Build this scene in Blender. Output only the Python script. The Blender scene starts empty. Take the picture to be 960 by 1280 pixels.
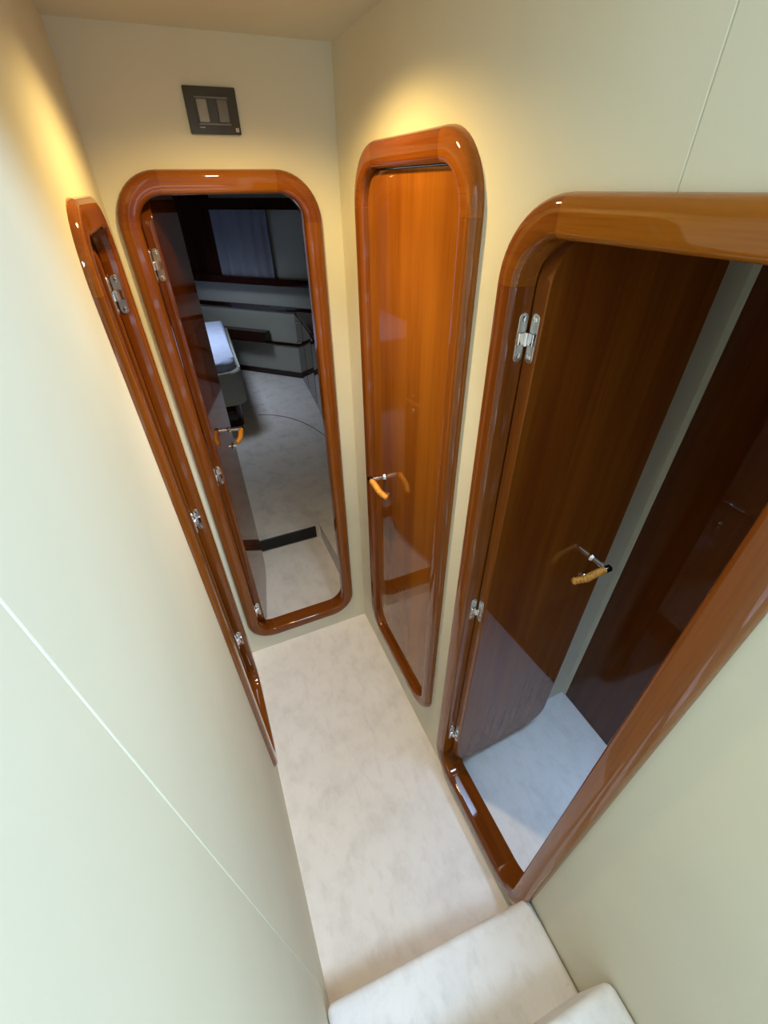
import bpy, bmesh, math
from mathutils import Vector, Matrix
S = bpy.context.scene
COL = S.collection
PI = math.pi
W = 0.5537      # corridor width
H = 1.95        # ceiling height

# ------------------------------------------------------------------ camera
cam_data = bpy.data.cameras.new('camera')
cam = bpy.data.objects.new('camera', cam_data)
COL.objects.link(cam)
cam_data.sensor_fit = 'HORIZONTAL'
cam_data.sensor_width = 36.0
cam_data.lens = 36.0 * 534.86 / 960.0
cam_data.clip_start = 0.01
_rz = lambda a: Matrix.Rotation(a, 4, 'Z')
cam.matrix_world = (Matrix.Translation((0.1052, -1.3189, 1.696)) @ _rz(-0.40124)
                    @ Matrix.Rotation(0.91854, 4, 'X') @ _rz(-0.01457))
S.camera = cam

# ------------------------------------------------------------------ world, daylight, exposure
wd = bpy.data.worlds.new('world'); S.world = wd; wd.use_nodes = True
wd.node_tree.nodes['Background'].inputs[0].default_value = (0.66, 0.82, 1.0, 1)
wd.node_tree.nodes['Background'].inputs[1].default_value = 0.36
S.view_settings.view_transform = 'Standard'
S.view_settings.look = 'None'
S.view_settings.gamma = 1.0
S.view_settings.use_curve_mapping = False
S.view_settings.exposure = 0.10
S.cycles.max_bounces = 10
S.cycles.diffuse_bounces = 6
S.cycles.glossy_bounces = 5


def area_light(name, loc, target, sx, sy, power, color):
    d = bpy.data.lights.new(name, 'AREA'); d.shape = 'RECTANGLE'; d.size = sx; d.size_y = sy
    d.energy = power; d.color = color
    o = bpy.data.objects.new(name, d); COL.objects.link(o); o.location = loc
    o.rotation_euler = (Vector(target) - Vector(loc)).to_track_quat('-Z', 'Y').to_euler()
    return o


# daylight over the stairs from behind the camera: added unseen light, window assumed
area_light('stairs_daylight', (0.84, -2.15, 3.10), (0.10, -1.05, 0.80), 0.8, 0.7, 98.0, (0.62, 0.83, 1.0))
# deck hatch of the side cabin, deck hatch over the bed
area_light('side_cabin_hatch', (0.90, -1.15, 1.92), (0.90, -1.15, 0.0), 0.25, 0.25, 1.35, (0.45, 0.68, 1.0)).data.spread = math.radians(46)
area_light('bed_hatch', (0.1, 2.7, 1.92), (0.1, 2.7, 0.0), 0.4, 0.4, 6.0, (0.74, 0.85, 1.0)).data.spread = math.radians(105)
area_light('left_room_fill', (-0.55, -0.6, 1.92), (-0.55, -0.6, 0.0), 0.25, 0.25, 1.5, (0.9, 0.95, 1.0))  # added fill to brighten the left room; no hatch is known there


# ------------------------------------------------------------------ materials
def new_mat(name):
    m = bpy.data.materials.new(name); m.use_nodes = True
    nt = m.node_tree
    return m, nt, nt.nodes['Principled BSDF']


def noise(nt, coord, scale, detail=3.0, rough=0.5, distort=0.0):
    n = nt.nodes.new('ShaderNodeTexNoise')
    n.inputs['Scale'].default_value = scale; n.inputs['Detail'].default_value = detail
    n.inputs['Roughness'].default_value = rough; n.inputs['Distortion'].default_value = distort
    nt.links.new(coord, n.inputs['Vector'])
    return n.outputs['Fac']


def ramp(nt, fac, stops):
    r = nt.nodes.new('ShaderNodeValToRGB')
    while len(r.color_ramp.elements) < len(stops):
        r.color_ramp.elements.new(0.5)
    for e, (p, c) in zip(r.color_ramp.elements, stops):
        e.position = p; e.color = (*c, 1)
    nt.links.new(fac, r.inputs[0])
    return r.outputs[0]


def bump(nt, b, h, strength, dist):
    n = nt.nodes.new('ShaderNodeBump'); n.inputs['Strength'].default_value = strength
    n.inputs['Distance'].default_value = dist
    nt.links.new(h, n.inputs['Height']); nt.links.new(n.outputs[0], b.inputs['Normal'])


def coords(nt, scale=(1, 1, 1)):
    g = nt.nodes.new('ShaderNodeNewGeometry')
    mp = nt.nodes.new('ShaderNodeMapping'); mp.inputs['Scale'].default_value = scale
    nt.links.new(g.outputs['Position'], mp.inputs['Vector'])
    return mp.outputs[0]


def mix_mul(nt, a, b, fac=1.0):
    m = nt.nodes.new('ShaderNodeMixRGB'); m.blend_type = 'MULTIPLY'; m.inputs[0].default_value = fac
    nt.links.new(a, m.inputs[1]); nt.links.new(b, m.inputs[2])
    return m.outputs[0]


def wood(name, axis, light=(0.34, 0.116, 0.012), dark=(0.185, 0.049, 0.006), red=(0.155, 0.033, 0.007), coat=1.0, grain=1.0):
    m, nt, b = new_mat(name)
    sc = [26, 26, 26]; sc[axis] = 1.1
    c = coords(nt, sc)
    g1 = noise(nt, c, 1.0, 5, 0.6, 0.6)
    col = ramp(nt, g1, [(0.30, dark), (0.52, tuple(0.5 * (x + y) for x, y in zip(dark, light))), (0.72, light)])
    sc2 = [7, 7, 7]; sc2[axis] = 0.35
    g2 = noise(nt, coords(nt, sc2), 1.0, 2, 0.5, 0.3)
    col2 = ramp(nt, g2, [(0.32, red), (0.62, light)])
    mx = nt.nodes.new('ShaderNodeMixRGB'); mx.inputs[0].default_value = 0.45
    nt.links.new(col, mx.inputs[1]); nt.links.new(col2, mx.inputs[2])
    sc3 = [300, 300, 300]; sc3[axis] = 9
    g3 = noise(nt, coords(nt, sc3), 1.0, 2, 0.5)
    pore = ramp(nt, g3, [(0.30, (0.82, 0.79, 0.76)), (0.5, (1, 1, 1))])
    out = mix_mul(nt, mx.outputs[0], pore, 0.8 * grain)
    oi = nt.nodes.new('ShaderNodeObjectInfo')
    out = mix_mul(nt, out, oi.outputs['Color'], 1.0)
    nt.links.new(out, b.inputs['Base Color'])
    b.inputs['Roughness'].default_value = 0.35
    b.inputs['Coat Weight'].default_value = coat
    b.inputs['Coat Roughness'].default_value = 0.035
    b.inputs['Coat IOR'].default_value = 1.5
    b.inputs['Specular IOR Level'].default_value = 0.0
    return m


WOOD = [wood('varnished_cherry_along_%s' % a, i) for i, a in enumerate('xyz')]
WOOD_DARK = wood('dark_mahogany', 2, (0.045, 0.014, 0.007), (0.022, 0.007, 0.004), (0.02, 0.006, 0.004))
WOOD_DARK_H = wood('dark_mahogany_trim', 0, (0.035, 0.010, 0.006), (0.018, 0.006, 0.004), (0.018, 0.005, 0.004))


def vinyl(name, base, spread=0.04):
    m, nt, b = new_mat(name)
    c = coords(nt)
    n1 = noise(nt, c, 2.5, 3)
    lo = tuple(x * (1 - spread) for x in base); hi = tuple(min(1, x * (1 + spread)) for x in base)
    nt.links.new(ramp(nt, n1, [(0.3, lo), (0.7, hi)]), b.inputs['Base Color'])
    b.inputs['Roughness'].default_value = 0.55
    b.inputs['Specular IOR Level'].default_value = 0.35
    n2 = noise(nt, c, 420, 4, 0.6)
    bump(nt, b, n2, 0.06, 0.0008)
    return m


VINYL = vinyl('cream_wall_vinyl', (0.73, 0.70, 0.57))
VINYL_C = vinyl('ceiling_vinyl', (0.68, 0.64, 0.50))
VINYL_SHADED = vinyl('shaded_cream_vinyl', (0.40, 0.40, 0.35))  # cream vinyl darkened, the dim cabin's shade is put into the colour


def carpet(name, base, stain):
    m, nt, b = new_mat(name)
    c = coords(nt)
    n1 = noise(nt, c, 9, 6, 0.62, 0.15)
    col = ramp(nt, n1, [(0.30, stain), (0.50, base), (0.80, tuple(min(1, x * 1.05) for x in base))])
    n0 = noise(nt, coords(nt, (26, 14, 20)), 1.0, 4, 0.65, 0.3)
    col = mix_mul(nt, col, ramp(nt, n0, [(0.33, (0.90, 0.89, 0.88)), (0.5, (1, 1, 1))]), 0.8)
    n3 = noise(nt, c, 33, 2, 0.5)
    spot = ramp(nt, n3, [(0.20, (0.72, 0.69, 0.66)), (0.26, (1, 1, 1))])
    nt.links.new(mix_mul(nt, col, spot, 0.8), b.inputs['Base Color'])
    b.inputs['Roughness'].default_value = 0.95
    b.inputs['Specular IOR Level'].default_value = 0.1
    b.inputs['Sheen Weight'].default_value = 0.25
    n2 = noise(nt, c, 600, 3, 0.7)
    bump(nt, b, n2, 0.35, 0.002)
    return m


CARPET = carpet('off_white_carpet', (0.80, 0.76, 0.74), (0.72, 0.68, 0.66))
CARPET_C = carpet('cabin_carpet', (0.66, 0.63, 0.61), (0.54, 0.515, 0.50))
CARPET_S = carpet('step_carpet', (0.84, 0.86, 0.92), (0.75, 0.77, 0.83))  # bluish tint stands in for cool daylight on the off-white carpet


def plain(name, col, rough=0.5, metal=0.0, spec=0.5, nscale=0, namp=0.1, coat=0.0, bumpy=0.0):
    m, nt, b = new_mat(name)
    if nscale:
        n = noise(nt, coords(nt), nscale, 3)
        nt.links.new(ramp(nt, n, [(0.3, tuple(c * (1 - namp) for c in col)), (0.7, tuple(min(1, c * (1 + namp)) for c in col))]), b.inputs['Base Color'])
        if bumpy:
            bump(nt, b, n, bumpy, 0.002)
    else:
        b.inputs['Base Color'].default_value = (*col, 1)
    b.inputs['Roughness'].default_value = rough; b.inputs['Metallic'].default_value = metal
    b.inputs['Specular IOR Level'].default_value = spec; b.inputs['Coat Weight'].default_value = coat
    return m


CHROME = plain('polished_chrome', (0.80, 0.80, 0.82), 0.12, 1.0, nscale=60, namp=0.04)
STEEL = plain('brushed_steel', (0.62, 0.61, 0.60), 0.33, 1.0, nscale=200, namp=0.08)
DARKCHROME = plain('dark_nickel', (0.12, 0.11, 0.11), 0.2, 1.0, nscale=60, namp=0.05)
GRIP = plain('orange_wrapped_cord', (0.74, 0.30, 0.035), 0.45, nscale=260, namp=0.35, coat=0.3, bumpy=0.3)
GRAPHITE = plain('graphite_plastic', (0.045, 0.043, 0.040), 0.42, nscale=300, namp=0.06)
ROCKER = plain('grey_rocker', (0.32, 0.315, 0.295), 0.35, nscale=80, namp=0.04)
ROCKER2 = plain('darker_grey_rocker', (0.17, 0.165, 0.16), 0.35, nscale=80, namp=0.04)
MARK = plain('pale_print', (0.45, 0.46, 0.48), 0.5, nscale=60, namp=0.02)
BLACK = plain('black_vent_plastic', (0.012, 0.012, 0.014), 0.5, nscale=100, namp=0.1)
FABRIC = plain('white_blue_bed_cover', (0.58, 0.66, 0.90), 0.85, nscale=14, namp=0.05, bumpy=0.3)  # blue-white cover, its blue deepened for the cool light on the bed
UPHOL = plain('grey_cream_upholstery', (0.50, 0.49, 0.44), 0.6, nscale=90, namp=0.06)
CURTAIN = plain('grey_blue_curtain_cloth', (0.20, 0.20, 0.245), 0.9, nscale=120, namp=0.08)
SEAM = plain('carpet_seam', (0.10, 0.10, 0.10), 0.9, nscale=100, namp=0.1)
glass, _nt, _b = new_mat('window_glass')
_b.inputs['Base Color'].default_value = (0.05, 0.06, 0.07, 1); _b.inputs['Roughness'].default_value = 0.05
LAMP, _nt, _b = new_mat('lit_lamp_glass')
_b.inputs['Emission Color'].default_value = (1.0, 0.72, 0.36, 1); _b.inputs['Emission Strength'].default_value = 25.0


# ------------------------------------------------------------------ helpers
def root(name, loc, label, cat, kind=None, group=None):
    o = bpy.data.objects.new(name, None); COL.objects.link(o); o.location = loc
    o.empty_display_size = 0.05
    tag(o, label, cat, kind, group)
    return o


def tag(o, label, cat, kind=None, group=None):
    o['label'] = label; o['category'] = cat
    if kind: o['kind'] = kind
    if group: o['group'] = group
    return o


def world_loc(o):
    v = Vector(o.location)
    while o.parent:
        o = o.parent; v = v + Vector(o.location)
    return v


def obj(name, bm, mat, parent=None, smooth=False, angle=40, color=None, origin=None):
    """link a bmesh that holds WORLD coordinates as one mesh object below parent (parents are never rotated)"""
    bmesh.ops.remove_doubles(bm, verts=bm.verts, dist=1e-6)
    bmesh.ops.recalc_face_normals(bm, faces=bm.faces)
    if origin is None:
        xs = [v.co.x for v in bm.verts]; ys = [v.co.y for v in bm.verts]; zs = [v.co.z for v in bm.verts]
        origin = Vector(((min(xs) + max(xs)) / 2, (min(ys) + max(ys)) / 2, min(zs)))
    for v in bm.verts: v.co -= origin
    if smooth:
        for f in bm.faces: f.smooth = len(f.verts) <= 6
        for e in bm.edges:
            if len(e.link_faces) == 2 and e.calc_face_angle(0) > math.radians(angle): e.smooth = False
    me = bpy.data.meshes.new(name); bm.to_mesh(me); bm.free()
    me.materials.append(mat)
    o = bpy.data.objects.new(name, me); COL.objects.link(o)
    if parent is not None:
        o.parent = parent; o.location = origin - world_loc(parent)
    else:
        o.location = origin
    if color: o.color = (*color, 1)
    return o


def box_bm(x0, x1, y0, y1, z0, z1, bev=0.0, seg=2, bm=None):
    bm2 = bmesh.new()
    r = bmesh.ops.create_cube(bm2, size=1.0)
    for v in r['verts']:
        v.co = Vector((x0 + (v.co.x + .5) * (x1 - x0), y0 + (v.co.y + .5) * (y1 - y0), z0 + (v.co.z + .5) * (z1 - z0)))
    if bev:
        bmesh.ops.bevel(bm2, geom=bm2.edges[:], offset=bev, segments=seg, profile=0.5, affect='EDGES')
    if bm is None: return bm2
    me = bpy.data.meshes.new('t'); bm2.to_mesh(me); bm2.free(); bm.from_mesh(me); bpy.data.meshes.remove(me)
    return bm


def prism_bm(poly, z0, z1, bev=0.0, seg=3, bevel_vertical=False):
    bm = bmesh.new()
    lo = [bm.verts.new((x, y, z0)) for x, y in poly]; hi = [bm.verts.new((x, y, z1)) for x, y in poly]
    n = len(poly)
    bm.faces.new(lo[::-1]); top = bm.faces.new(hi)
    for i in range(n): bm.faces.new((lo[i], lo[(i + 1) % n], hi[(i + 1) % n], hi[i]))
    if bev:
        bmesh.ops.bevel(bm, geom=list(top.edges), offset=bev, segments=seg, profile=0.5, affect='EDGES')
    return bm


def rings_bm(rings, closed_ring=True, cap=True):
    """skin a list of point rings"""
    bm = bmesh.new(); vr = [[bm.verts.new(p) for p in r] for r in rings]
    n = len(rings[0])
    for a, b in zip(vr[:-1], vr[1:]):
        for i in range(n if closed_ring else n - 1):
            j = (i + 1) % n
            bm.faces.new((a[i], a[j], b[j], b[i]))
    if cap:
        bm.faces.new(vr[0][::-1]); bm.faces.new(vr[-1])
    return bm


def tube_bm(path, radii, n=12):
    path = [Vector(p) for p in path]; rings = []
    up = None
    for i, pnt in enumerate(path):
        t = (path[min(i + 1, len(path) - 1)] - path[max(i - 1, 0)]).normalized()
        if up is None:
            up = t.orthogonal().normalized()
        else:
            up = (up - t * up.dot(t)).normalized()
        s = t.cross(up)
        r = radii[i] if hasattr(radii, '__len__') else radii
        rings.append([pnt + up * (r * math.cos(2 * PI * k / n)) + s * (r * math.sin(2 * PI * k / n)) for k in range(n)])
    return rings_bm(rings)


def cyl_bm(p0, p1, r0, r1=None, n=20):
    return tube_bm([p0, p1], [r0, r0 if r1 is None else r1], n)


# ------------------------------------------------------------------ walls with door openings
def wall_bm(s0, s1, z0, z1, holes, M, thick):
    """flat wall between s0..s1, z0..z1 with rectangular holes; M maps (s, z, n) to world, n<0 is into the wall"""
    ss = sorted({s0, s1} | {v for h in holes for v in h[:2] if s0 < v < s1})
    zs = sorted({z0, z1} | {v for h in holes for v in h[2:] if z0 < v < z1})
    bm = bmesh.new(); vs = {}

    def vert(s, z, k):
        if (s, z, k) not in vs: vs[(s, z, k)] = bm.verts.new(M(s, z, 0.0 if k == 0 else -thick))
        return vs[(s, z, k)]
    solid = {}
    for i in range(len(ss) - 1):
        for j in range(len(zs) - 1):
            cs, cz = (ss[i] + ss[i + 1]) / 2, (zs[j] + zs[j + 1]) / 2
            solid[(i, j)] = not any(h[0] < cs < h[1] and h[2] < cz < h[3] for h in holes)
    for (i, j), ok in solid.items():
        if not ok: continue
        q = [(ss[i], zs[j]), (ss[i + 1], zs[j]), (ss[i + 1], zs[j + 1]), (ss[i], zs[j + 1])]
        bm.faces.new([vert(*c, 0) for c in q]); bm.faces.new([vert(*c, 1) for c in q][::-1])
        for (di, dj, a, b) in ((0, -1, 0, 1), (1, 0, 1, 2), (0, 1, 2, 3), (-1, 0, 3, 0)):
            if not solid.get((i + di, j + dj), False):
                bm.faces.new([vert(*q[a], 0), vert(*q[a], 1), vert(*q[b], 1), vert(*q[b], 0)])
    return bm


# door outlines: (s of the outer edge, width, z bottom, z top) on each wall
M_END = lambda s, z, n: Vector((s, -n, z))
M_RIGHT = lambda s, z, n: Vector((W - n, -s, z))
M_LEFT = lambda s, z, n: Vector((n, -s, z))
D_END = (0.016, 0.497, 0.085, 1.730)
D_MID = (0.146, 0.662, 0.150, 1.770)
D_BIG = (0.735, 1.217, 0.046, 1.688)
D_LEFT = (0.172, 0.605, 0.085, 1.688)
IN = 0.0345
hole = lambda d: (d[0] + IN, d[1] - IN, d[2] + IN, d[3] - IN)
ZT = 2.6

wl = root('wall_left', (0, -1.2, 0), 'cream vinyl wall on the left of the corridor with one narrow door', 'wall', 'structure')
wr = root('wall_right', (W, -1.2, 0), 'cream vinyl wall on the right of the corridor with two doors', 'wall', 'structure')
G = 0.0003
SL, SR = 1.137, 0.971


def panel(name, bm, parent):
    o = obj(name, bm, VINYL, parent)
    mod = o.modifiers.new('bevel', 'BEVEL'); mod.width = 0.0012; mod.segments = 2; mod.limit_method = 'ANGLE'
    return o


panel('wall_panel', wall_bm(0.0, SL - G, 0, H + .03, [hole(D_LEFT)], M_LEFT, 0.05), wl)
panel('wall_panel', wall_bm(SL + G, 3.0, 0, ZT, [], M_LEFT, 0.05), wl)
panel('wall_panel', wall_bm(0.0, SR - G, 0, H + .03, [hole(D_MID), hole(D_BIG)], M_RIGHT, 0.05), wr)
panel('wall_panel', wall_bm(SR + G, 1.75, 0, 2.05, [hole(D_BIG)], M_RIGHT, 0.05), wr)
panel('wall_panel', wall_bm(1.75, 3.0, 0, 0.95, [], M_RIGHT, 0.05), wr)
o = obj('wall_end', wall_bm(-0.05, W + 0.05, 0, H + .03, [hole(D_END)], M_END, 0.05), VINYL)
tag(o, 'cream vinyl wall at the end of the corridor around the cabin doorway', 'wall', 'structure')
o = obj('wall_back', box_bm(-.05, W + .05, -3.05, -3.0, 0, 0.95), VINYL)
tag(o, 'cream wall behind the stairs', 'wall', 'structure')
o = obj('floor', box_bm(-0.0, W, -3.0, 0.0, -0.05, 0.0), CARPET)
tag(o, 'off-white stained carpet on the corridor floor', 'floor', 'structure')
o = obj('ceiling', box_bm(-0.05, W + .05, -0.98, 0.05, H, H + 0.04), VINYL_C)
tag(o, 'cream ceiling over the end of the corridor', 'ceiling', 'structure')


# ------------------------------------------------------------------ door frames
def frame_profile(k=1.0, back=-0.018):
    """frame section: u inward from the outer edge, n out of the wall; k scales how far it stands proud"""
    f = [(0.0, 0.0), (0.0003, 0.0045), (0.0014, 0.0095), (0.0036, 0.0142), (0.0070, 0.0178), (0.0115, 0.0200), (0.0165, 0.0208),
         (0.0370, 0.0204), (0.0408, 0.0193), (0.0442, 0.0166), (0.0463, 0.0125), (0.0470, 0.0080)]
    return [(u, n * k) for u, n in f] + [(0.047, back), (0.0395, back), (0.0395, -0.050), (0.0345, -0.050), (0.0345, -0.0005)]


def frame(parent, d, M, r, axis_h, tints=None, PROF=None):
    """a door frame of eight glued pieces: four rounded corners, head, sill and two jambs"""
    s0, s1, z0, z1 = d
    cs = {'bl': (s0 + r, z0 + r, PI, 1.5 * PI), 'br': (s1 - r, z0 + r, 1.5 * PI, 2 * PI),
          'tr': (s1 - r, z1 - r, 0, .5 * PI), 'tl': (s0 + r, z1 - r, .5 * PI, PI)}
    tints = tints or {}  # varied wood tones, also carrying the shade low down and light up top
    gap = 0.00025
    for k, (c, z, a0, a1) in cs.items():
        rings = []
        for i in range(13):
            a = a0 + (a1 - a0) * i / 12
            rings.append([M(c + (r - u) * math.cos(a), z + (r - u) * math.sin(a), n) for u, n in PROF])
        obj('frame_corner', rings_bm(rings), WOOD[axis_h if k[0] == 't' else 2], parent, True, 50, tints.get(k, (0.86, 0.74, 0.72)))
    def straight(name, p0, p1, ns, nz, ax, key):
        rings = []
        for (ps, pz) in (p0, p1):
            rings.append([M(ps + ns * u, pz + nz * u, n) for u, n in PROF])
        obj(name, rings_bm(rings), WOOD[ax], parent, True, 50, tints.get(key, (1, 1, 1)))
    straight('frame_jamb', (s0, z0 + r + gap), (s0, z1 - r - gap), 1, 0, 2, 'l')
    straight('frame_jamb', (s1, z0 + r + gap), (s1, z1 - r - gap), -1, 0, 2, 'r')
    straight('frame_head', (s0 + r + gap, z1), (s1 - r - gap, z1), 0, -1, axis_h, 't')
    straight('frame_sill', (s0 + r + gap, z0), (s1 - r - gap, z0), 0, 1, axis_h, 'b')


def round_rect(a0, a1, z0, z1, r, inset=0.0, n=8):
    pts = []
    for (cx, cz, t0) in ((a1 - r, z1 - r, 0), (a0 + r, z1 - r, .5 * PI), (a0 + r, z0 + r, PI), (a1 - r, z0 + r, 1.5 * PI)):
        for i in range(n + 1):
            t = t0 + .5 * PI * i / n
            pts.append((cx + (r - inset) * math.cos(t), cz + (r - inset) * math.sin(t)))
    return pts


LT = 0.028     # leaf thickness
LC = 0.002     # edge rounding


def make_door(name, label, d, M, axis_h, r, phi, handle_z, hinge_zs, hinge_low=True, tints=None, leaf_r=0.066, leaf_tint=(1, 1, 1), proud=1.0):
    s0, s1, z0, z1 = d
    b = M((s0 + s1) / 2, 0, 0)
    R = root(name, (b.x, b.y, z0), label, 'door', 'structure')
    u = 0.047
    open_ = phi > 0
    frame(R, d, M, r, axis_h, tints, frame_profile(proud, -0.018 if open_ else -0.036))
    wleaf = (s1 - s0) - 2 * u
    zl0, zl1 = (z0 + u - 0.004, z1 - u + 0.004) if open_ else (z0 + u + 0.0012, z1 - u - 0.0012)
    if open_:
        hs, hn, e = s0 + u, -0.019, 0.0
    else:
        hs, hn, e = s0 + u, 0.001 - LT, -0.0012
    cp, sp = math.cos(phi), math.sin(phi)

    def L(a, z, t):
        return M(hs + a * cp + t * sp, z, hn - a * sp + t * cp)
    rings = []
    for inset, t in ((LC, 0), (0, LC), (0, LT - LC), (LC * .3, LT - LC * .3), (LC, LT)):
        rings.append([L(a, z, t) for a, z in round_rect(-e, wleaf + e, zl0, zl1, leaf_r, inset)])
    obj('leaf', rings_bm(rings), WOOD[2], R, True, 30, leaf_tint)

    # lever handle on the corridor face; the leaf's free side is a = wleaf when open, the far jamb (a = 0) when closed
    af, dr = (wleaf - 0.064, -1) if open_ else (0.080, 1)
    hz = handle_z
    q = lambda a, z, t: L(af + dr * a, hz + z, LT + t)
    HB = bpy.data.objects.new('handle', None)
    hl = obj('handle', cyl_bm(q(0, 0, 0), q(0, 0, 0.006), 0.0115, 0.0095), CHROME, R, True)
    obj('spindle', cyl_bm(q(0, 0, 0.004), q(0, 0, 0.045), 0.0072), CHROME, hl, True)
    obj('collar', tube_bm([q(-0.010, 0, 0.047), q(-0.008, 0, 0.047), q(0.006, 0, 0.047), q(0.009, 0, 0.047)], [0.006, 0.0092, 0.0092, 0.0075]), DARKCHROME, hl, True)
    path, rad = [], []
    for i in range(61):
        f = i / 60
        a = 0.008 + 0.088 * f
        path.append(q(a, -0.012 * math.sin(f * PI * .5) * f, 0.047 - 0.002 * math.sin(f * PI) - 0.014 * max(0, f - .62) / .38))
        rad.append((0.0082 + 0.0010 * math.sin(f * PI)) * (1 + 0.11 * math.sin(f * 11 * 2 * PI)) * (0.6 if i in (0, 60) else 1))
    obj('grip', tube_bm(path, rad, 12), GRIP, hl, True, 75)
    lk = obj('lock', cyl_bm(q(0, -0.072, 0), q(0, -0.072, 0.005), 0.0145, 0.0125), CHROME, R, True)
    obj('thumb_turn', cyl_bm(q(0, -0.072, 0.005), q(0, -0.072, 0.016), 0.0055, 0.0048, 12), STEEL, lk, True)
    bpy.data.objects.remove(HB)

    # hinges: one plate let into the jamb reveal, one into the leaf edge
    if open_:
        for hz_ in hinge_zs:
            jm = lambda v, z, t: M(s0 + u + t, z, v)             # jamb reveal, facing the opening
            ed = lambda v, z, t: L(-t, z, v)                     # leaf edge
            hp = None
            for F, cv in ((jm, -0.0075), (ed, 0.0135)):
                hw, hh = 0.0078, 0.036
                rr = []
                for ins, t in ((0, -0.0006), (0, 0.0008), (0.0006, 0.0014)):
                    rr.append([F(cv + a, hz_ + z, t) for a, z in round_rect(-hw, hw, -hh, hh, hw * .999, ins, 6)])
                if hp is None:
                    hp = obj('hinge', rings_bm(rr), STEEL, R, True, 50)
                else:
                    obj('hinge_plate', rings_bm(rr), STEEL, hp, True, 50)
                for zz in (-0.027, 0.027):
                    obj('screw', tube_bm([F(cv, hz_ + zz, 0.0010), F(cv, hz_ + zz, 0.0024), F(cv, hz_ + zz, 0.0030)], [0.0048, 0.0044, 0.0026], 12), CHROME, hp, True)
            # the two knuckle blocks and the pin between them
            k0 = jm(-0.0075, 0, 0.004); k1 = ed(0.0135, 0, 0.004)
            for F, cv in ((jm, -0.0085), (ed, 0.0125)):
                rr = []
                for ins, t in ((0, 0.0), (0, 0.0050), (0.0012, 0.0064)):
                    rr.append([F(cv + a, hz_ + z, t) for a, z in round_rect(-0.0085, 0.0085, -0.0095, 0.0095, 0.0015, ins, 3)])
                obj('knuckle', rings_bm(rr), CHROME, hp, True, 40)
            pc = (k0 + k1) / 2
            obj('pin', cyl_bm(pc + Vector((0, 0, hz_ - 0.0095)), pc + Vector((0, 0, hz_ + 0.0095)), 0.0042, n=14), CHROME, hp, True)
    return R


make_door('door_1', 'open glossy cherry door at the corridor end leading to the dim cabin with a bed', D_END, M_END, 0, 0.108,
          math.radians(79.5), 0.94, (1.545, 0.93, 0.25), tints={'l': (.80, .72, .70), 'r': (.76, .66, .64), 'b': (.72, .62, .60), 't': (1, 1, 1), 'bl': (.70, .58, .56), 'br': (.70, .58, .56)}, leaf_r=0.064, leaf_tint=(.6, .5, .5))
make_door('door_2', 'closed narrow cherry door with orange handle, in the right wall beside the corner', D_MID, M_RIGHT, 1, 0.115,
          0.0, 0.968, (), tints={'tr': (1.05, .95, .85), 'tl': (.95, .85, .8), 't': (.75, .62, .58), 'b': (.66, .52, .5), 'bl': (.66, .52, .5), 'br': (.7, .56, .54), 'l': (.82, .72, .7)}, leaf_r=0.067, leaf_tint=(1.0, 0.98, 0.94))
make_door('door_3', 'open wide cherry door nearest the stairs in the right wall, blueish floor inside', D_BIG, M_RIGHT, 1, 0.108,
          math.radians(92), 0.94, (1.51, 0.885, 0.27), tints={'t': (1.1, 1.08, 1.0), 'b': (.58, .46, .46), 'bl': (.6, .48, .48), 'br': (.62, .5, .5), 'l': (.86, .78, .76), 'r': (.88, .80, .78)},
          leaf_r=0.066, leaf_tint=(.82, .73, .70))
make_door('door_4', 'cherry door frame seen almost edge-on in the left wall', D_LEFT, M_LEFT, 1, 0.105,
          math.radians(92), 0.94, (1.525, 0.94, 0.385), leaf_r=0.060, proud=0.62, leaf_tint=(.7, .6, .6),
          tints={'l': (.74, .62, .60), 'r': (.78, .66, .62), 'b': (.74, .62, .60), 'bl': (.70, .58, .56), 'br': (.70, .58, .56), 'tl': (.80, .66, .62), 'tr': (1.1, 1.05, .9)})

# ------------------------------------------------------------------ light switch above the end door
sw = root('light_switch', (0.271, 0, 1.79), 'dark grey switch plate with two grey rockers on the end wall', 'light switch')
obj('cover_plate', box_bm(0.217, 0.325, -0.0085, 0.0, 1.790, 1.867, 0.0022, 2), GRAPHITE, sw, True, 40)
obj('inner_frame', box_bm(0.236, 0.306, -0.0100, -0.006, 1.806, 1.850, 0.0012, 1), GRAPHITE, sw)
for z in (1.8068, 1.8492):
    obj('trim_strip', box_bm(0.237, 0.305, -0.0125, -0.009, z - 0.0016, z + 0.0016, 0.0006, 1), ROCKER2, sw)
for x0, mt in ((0.2395, ROCKER), (0.2815, ROCKER2)):
    bm = box_bm(x0, x0 + 0.021, -0.0145, -0.009, 1.8095, 1.8465, 0.0015, 2)
    for v in bm.verts:
        if v.co.y < -0.0115: v.co.y += (v.co.z - 1.828) * 0.12
    obj('rocker', bm, mt, sw, True, 40)
obj('print_mark', box_bm(0.238, 0.249, -0.0089, -0.0082, 1.8005, 1.8020), MARK, sw)
obj('print_badge', box_bm(0.3135, 0.3205, -0.0089, -0.0082, 1.7945, 1.8015, 0.0002, 1), MARK, sw)

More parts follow.
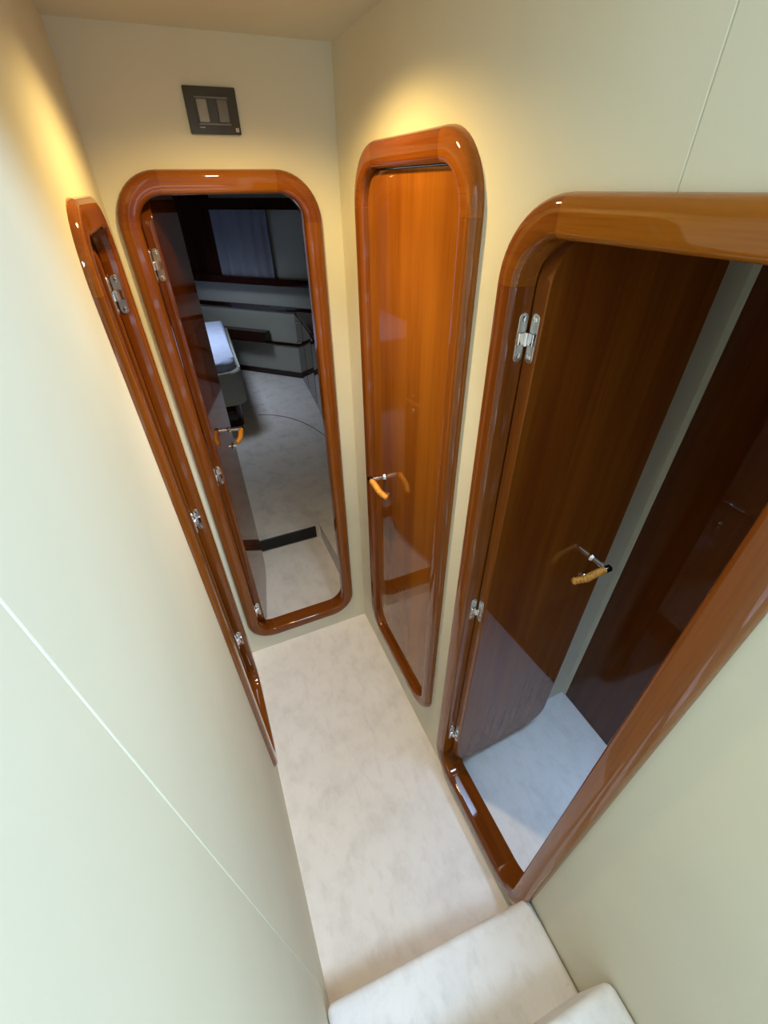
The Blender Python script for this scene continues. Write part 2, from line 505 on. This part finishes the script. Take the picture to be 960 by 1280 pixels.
# ------------------------------------------------------------------ stairs
st = root('staircase', (W / 2, -1.5, 0), 'white carpeted steps rising towards the camera at the bottom right', 'stairs', 'structure')
def step(poly, z0, z1):
    bm = prism_bm(poly, z0, z1, 0)
    es = [e for e in bm.edges if max(v.co.z for v in e.verts) > z1 - 1e-5 and not (min(v.co.y for v in e.verts) < min(q[1] for q in poly) + 1e-4 and max(v.co.y for v in e.verts) < min(q[1] for q in poly) + 1e-4)]
    es = [e for e in es if abs(e.verts[0].co.z - e.verts[1].co.z) < 1e-6 or max(e.verts[0].co.y, e.verts[1].co.y) > min(q[1] for q in poly) + .05]
    bmesh.ops.bevel(bm, geom=es, offset=0.018, segments=5, profile=0.5, affect='EDGES')
    return obj('step', bm, CARPET_S, st, True, 50)
step([(0.002, -1.172), (0.002, -1.42), (W - .002, -1.42), (W - .002, -1.205)], 0.001, 0.202)
step([(0.002, -1.372), (0.002, -1.62), (W - .002, -1.62), (W - .002, -1.388)], 0.001, 0.438)
step([(0.002, -1.575), (0.002, -1.82), (W - .002, -1.82), (W - .002, -1.590)], 0.001, 0.655)
step([(0.002, -1.775), (0.002, -2.02), (W - .002, -2.02), (W - .002, -1.790)], 0.001, 0.880)
step([(0.002, -1.975), (0.002, -2.22), (W - .002, -2.22), (W - .002, -1.990)], 0.001, 1.105)
o = obj('floor', box_bm(0.0, W, -3.0, -2.18, 1.25, 1.33, 0.01, 2), CARPET_S)
tag(o, 'white carpet of the saloon floor at the top of the stairs', 'floor', 'structure')

# ------------------------------------------------------------------ ceiling downlight
def downlight(x, y, power):
    L = root('ceiling_downlight', (x, y, H - 0.012), 'small round warm ceiling downlight in the corridor ceiling', 'lamp')
    rr = []
    for r, z in ((0.036, H), (0.036, H - .004), (0.033, H - .007), (0.026, H - .006), (0.024, H - 0.001)):
        rr.append([(x + r * math.cos(2 * PI * i / 32), y + r * math.sin(2 * PI * i / 32), z) for i in range(32)])
    obj('trim_ring', rings_bm(rr, cap=False), CHROME, L, True)
    obj('lamp_glass', cyl_bm((x, y, H), (x, y, H - 0.002), 0.024, n=24), LAMP, L)
    for nm, half, blend, pw, colr in (('downlight_bulb', 150, 0.6, 0.50, (1.0, 0.68, 0.23)), ('downlight_reflector_beam', 92, 1.0, 1.05, (1.0, 0.85, 0.66))):
        d = bpy.data.lights.new(nm, 'SPOT'); d.energy = power * pw; d.color = colr
        d.spot_size = math.radians(half); d.spot_blend = blend; d.shadow_soft_size = 0.02
        s = bpy.data.objects.new(nm, d); COL.objects.link(s)
        s.parent = L; s.location = (0, 0, -0.006)
downlight(0.285, -0.40, 28.0)

# ------------------------------------------------------------------ side cabin behind the big right door
X0, X1 = W + 0.05, 1.16
o = obj('floor', box_bm(W, 1.25, -1.60, -0.65, -0.05, 0.0), CARPET)
tag(o, 'pale carpet on the floor of the side cabin, in blueish daylight', 'floor', 'structure')
o = obj('wall_side_cabin_far', box_bm(X0, 1.25, -0.722, -0.66, 0, H), VINYL)
tag(o, 'narrow greenish cream wall behind the open wide door', 'wall', 'structure')
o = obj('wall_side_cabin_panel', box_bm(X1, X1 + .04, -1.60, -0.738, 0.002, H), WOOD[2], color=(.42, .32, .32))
tag(o, 'dark glossy wooden panel wall inside the side cabin', 'wall', 'structure')
o = obj('trim_1', box_bm(X1 - 0.004, X1 + 0.04, -0.738, -0.722, 0.002, H, 0.002, 2), VINYL, None)
tag(o, 'thin pale corner strip between cream wall and dark wooden panel', 'trim', 'structure')
o = obj('wall_side_cabin_near', box_bm(X0, 1.25, -1.65, -1.60, 0, H), VINYL)
tag(o, 'cream wall on the near side of the side cabin', 'wall', 'structure')
o = obj('ceiling', box_bm(X0, 1.25, -1.65, -0.66, H, H + .04), VINYL_C)
tag(o, 'cream ceiling of the side cabin', 'ceiling', 'structure')

# ------------------------------------------------------------------ room behind the left door
o = obj('floor', box_bm(-1.0, 0.0, -1.10, 0.0, -0.05, 0.0), CARPET)
tag(o, 'pale carpet in the room behind the left wall', 'floor', 'structure')
o = obj('wall_left_room_back', box_bm(-1.05, -1.0, -1.10, 0.0, 0, H), WOOD_DARK)
tag(o, 'dark wooden wall deep in the room behind the left door', 'wall', 'structure')
o = obj('wall_left_room_far', box_bm(-1.0, -0.05, -0.06, 0.0, 0, H), VINYL)
tag(o, 'cream wall behind the open left door', 'wall', 'structure')
o = obj('wall_left_room_near', box_bm(-1.0, -0.05, -1.15, -1.10, 0, H), VINYL)
tag(o, 'cream wall on the near side of the left room', 'wall', 'structure')
o = obj('ceiling', box_bm(-1.05, -0.05, -1.15, 0.0, H, H + .04), VINYL_C)
tag(o, 'cream ceiling of the left room', 'ceiling', 'structure')

# ------------------------------------------------------------------ cabin beyond the end door
ZC = 0.12
o = obj('floor', box_bm(-0.25, 0.53, 0.0, 0.66, -0.05, 0.0), CARPET)
tag(o, 'pale sunken carpet landing just inside the cabin doorway', 'floor', 'structure')
# raised cabin floor with the landing cut out of its corner
bm = bmesh.new()
poly = [(-1.3, 0.66), (0.525, 0.66), (0.525, 0.05), (1.45, 0.05), (1.45, 4.9), (-1.3, 4.9)]
bm = prism_bm(poly, 0.0, ZC, 0.006, 2)
cf = obj('floor', bm, CARPET_C, None, True, 50)
tag(cf, 'grey worn carpet on the raised cabin floor in front of the bed', 'floor', 'structure')
arc = []
for i in range(25):
    t = i / 24
    a = math.radians(82 - 88 * t)
    arc.append((0.40 + 0.50 * math.cos(a), 1.43 + 0.88 * math.sin(a), ZC + 0.0005))
obj('seam', tube_bm(arc, 0.0035, 6), SEAM, cf)
vent = root('vent_grille', (0.32, 0.66, 0.03), 'long black ventilation grille in the step riser inside the cabin', 'vent')
obj('vent_plate', box_bm(0.05, 0.500, 0.652, 0.66, 0.012, 0.092, 0.002, 1), BLACK, vent)
for i in range(5):
    obj('slat', box_bm(0.06, 0.490, 0.6495, 0.6525, 0.020 + i * 0.0145, 0.027 + i * 0.0145), BLACK, vent)

# far hull wall: runs diagonally
A = Vector((-0.75, 4.848)); B = Vector((1.42, 2.656)); T = (B - A).normalized(); Nn = Vector((T.y, -T.x))   # Nn points to the viewer
if Nn.y > 0: Nn = -Nn
def along(x):          # parameter along the wall for a given x
    return (x - A.x) / T.x
def hull_box(x0, x1, z0, z1, n0, n1):
    bm = bmesh.new()
    t0, t1 = along(x0), along(x1)
    P = []
    for n in (n0, n1):
        for t, z in ((t0, z0), (t1, z0), (t1, z1), (t0, z1)):
            q = A + T * t + Nn * n; P.append(bm.verts.new((q.x, q.y, z)))
    a, b = P[:4], P[4:]
    bm.faces.new(a[::-1]); bm.faces.new(b)
    for i in range(4): bm.faces.new((a[i], a[(i + 1) % 4], b[(i + 1) % 4], b[i]))
    return bm
hw = root('wall_hull', (A.x, A.y, 0), 'cream panelled hull wall behind the bed with dark trim lines', 'wall', 'structure')
obj('backing', hull_box(-.75, 1.42, 0, H, -.05, -.012), VINYL_SHADED, hw)
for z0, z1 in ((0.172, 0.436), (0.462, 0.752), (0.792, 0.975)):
    obj('wall_panel', hull_box(-.75, 1.42, z0, z1, -.012, 0.0), VINYL_SHADED, hw)
obj('wall_panel', hull_box(.546, 1.42, 1.04, H, -.012, 0.0), VINYL_SHADED, hw)
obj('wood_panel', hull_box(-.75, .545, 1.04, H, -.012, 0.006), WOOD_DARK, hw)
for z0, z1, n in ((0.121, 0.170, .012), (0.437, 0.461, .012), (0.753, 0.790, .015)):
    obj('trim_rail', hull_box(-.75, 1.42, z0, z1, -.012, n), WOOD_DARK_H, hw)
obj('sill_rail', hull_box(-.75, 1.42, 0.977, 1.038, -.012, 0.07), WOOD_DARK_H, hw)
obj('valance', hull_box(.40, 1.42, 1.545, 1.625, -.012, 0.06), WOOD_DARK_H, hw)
sh = tag(obj('wall_shelf', hull_box(-.3, .84, 0.475, 0.565, .013, 0.10), WOOD_DARK_H), 'dark wooden shelf box on the hull wall beside the bed', 'shelf')

win = root('window_1', (0.75, 3.3, 1.05), 'small cabin window behind the grey curtain', 'window', 'structure')
obj('pane', hull_box(.60, .92, 1.10, 1.48, .001, 0.006), glass, win)
for x0, x1, z0, z1 in ((.58, .94, 1.08, 1.10), (.58, .94, 1.48, 1.50), (.58, .60, 1.10, 1.48), (.92, .94, 1.10, 1.48)):
    obj('window_frame', hull_box(x0, x1, z0, z1, .001, 0.012), STEEL, win)
# curtain with folds
bm = bmesh.new(); rows = []
NC = 90
for z in (1.040, 1.12, 1.3, 1.45, 1.545):
    fr, bk = [], []
    for i in range(NC + 1):
        f = i / NC
        x = 0.547 + (0.962 - 0.547) * f
        n = 0.035 + 0.007 * math.sin(f * 2 * PI * 5 + 1.2 * math.sin(f * 7)) + 0.004 * math.sin(f * 31) * (1.6 - z)
        for lst, dn in ((fr, 0.0), (bk, -0.003)):
            q = A + T * along(x) + Nn * (n + dn); lst.append((q.x, q.y, z))
    rows.append(fr + bk[::-1])
cu = obj('curtain', rings_bm(rows), CURTAIN, None, True, 80)
tag(cu, 'grey-blue pleated curtain hanging over the cabin window', 'curtain')

# bed
def bed_outline(x1f, x1b, yf, r, ins=0.0, n=8):
    pts = [(-0.95, yf + ins)]
    cx, cy = x1f - r, yf + r
    for i in range(n + 1):
        t = 1.5 * PI + .5 * PI * i / n
        pts.append((cx + (r - ins) * math.cos(t), cy + (r - ins) * math.sin(t)))
    pts += [(x1b - ins, 3.48), (-0.95, 3.48)]
    return pts
bed = root('bed', (0, 2.8, ZC), 'cabin bed with blue-white cover, pale upholstered side and dark wooden plinth', 'bed')
obj('plinth', prism_bm(bed_outline(.335, .40, 2.14, .06), ZC, 0.33, 0.004, 1), WOOD_DARK_H, bed, True, 40)
obj('upholstered_side', prism_bm(bed_outline(.395, .46, 2.09, .11), 0.325, 0.585, 0.03, 4), UPHOL, bed, True, 50)
obj('mattress', prism_bm(bed_outline(.365, .43, 2.12, .11), 0.56, 0.655, 0.04, 5), FABRIC, bed, True, 60)

# locker along the right side of the cabin
lk = root('locker', (1.15, 2.2, ZC), 'low dark wooden locker along the right side of the cabin', 'locker')
fp = [(1.05, 2.99), (1.02, 2.6), (0.985, 2.2), (0.93, 1.8), (0.86, 1.45), (0.86, 1.0)]
obj('carcass', prism_bm(fp + [(1.395, 1.0), (1.395, 2.60)], ZC, 0.775, 0.004, 1), WOOD_DARK, lk)
for (p0, p1) in zip(fp[:-1], fp[1:]):
    a, b2 = Vector(p0), Vector(p1); t = (b2 - a).normalized(); nn = Vector((-t.y, t.x))
    if nn.x > 0: nn = -nn
    a2, b3 = a + t * .012, b2 - t * .012
    obj('locker_door', prism_bm([(a2.x, a2.y), (b3.x, b3.y), (b3.x + nn.x * .008, b3.y + nn.y * .008), (a2.x + nn.x * .008, a2.y + nn.y * .008)], ZC + .05, 0.75, 0), WOOD_DARK, lk)
for z in (0.70, 0.52):
    obj('latch', cyl_bm((1.03, 2.86, z), (1.012, 2.86, z), 0.012, 0.010, 12), CHROME, lk, True)

o = obj('wall_cabin_right', box_bm(1.40, 1.45, 0.05, 2.75, 0, H), VINYL_SHADED)
tag(o, 'shade-toned cream side wall of the cabin above the locker', 'wall', 'structure')
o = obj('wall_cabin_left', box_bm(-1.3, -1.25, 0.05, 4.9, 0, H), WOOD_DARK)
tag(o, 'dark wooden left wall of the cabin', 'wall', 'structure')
o = obj('wall_cabin_front', box_bm(W + .05, 1.45, 0.0, 0.05, 0, H), VINYL_SHADED)
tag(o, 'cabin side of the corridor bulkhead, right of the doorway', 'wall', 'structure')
o = obj('wall_cabin_front', box_bm(-1.3, -0.05, 0.0, 0.05, 0, H), VINYL_SHADED)
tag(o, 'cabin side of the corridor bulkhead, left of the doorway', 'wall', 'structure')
o = obj('ceiling', box_bm(-1.3, 1.45, 0.05, 4.9, H, H + .04), VINYL_C)
tag(o, 'ceiling of the end cabin', 'ceiling', 'structure')
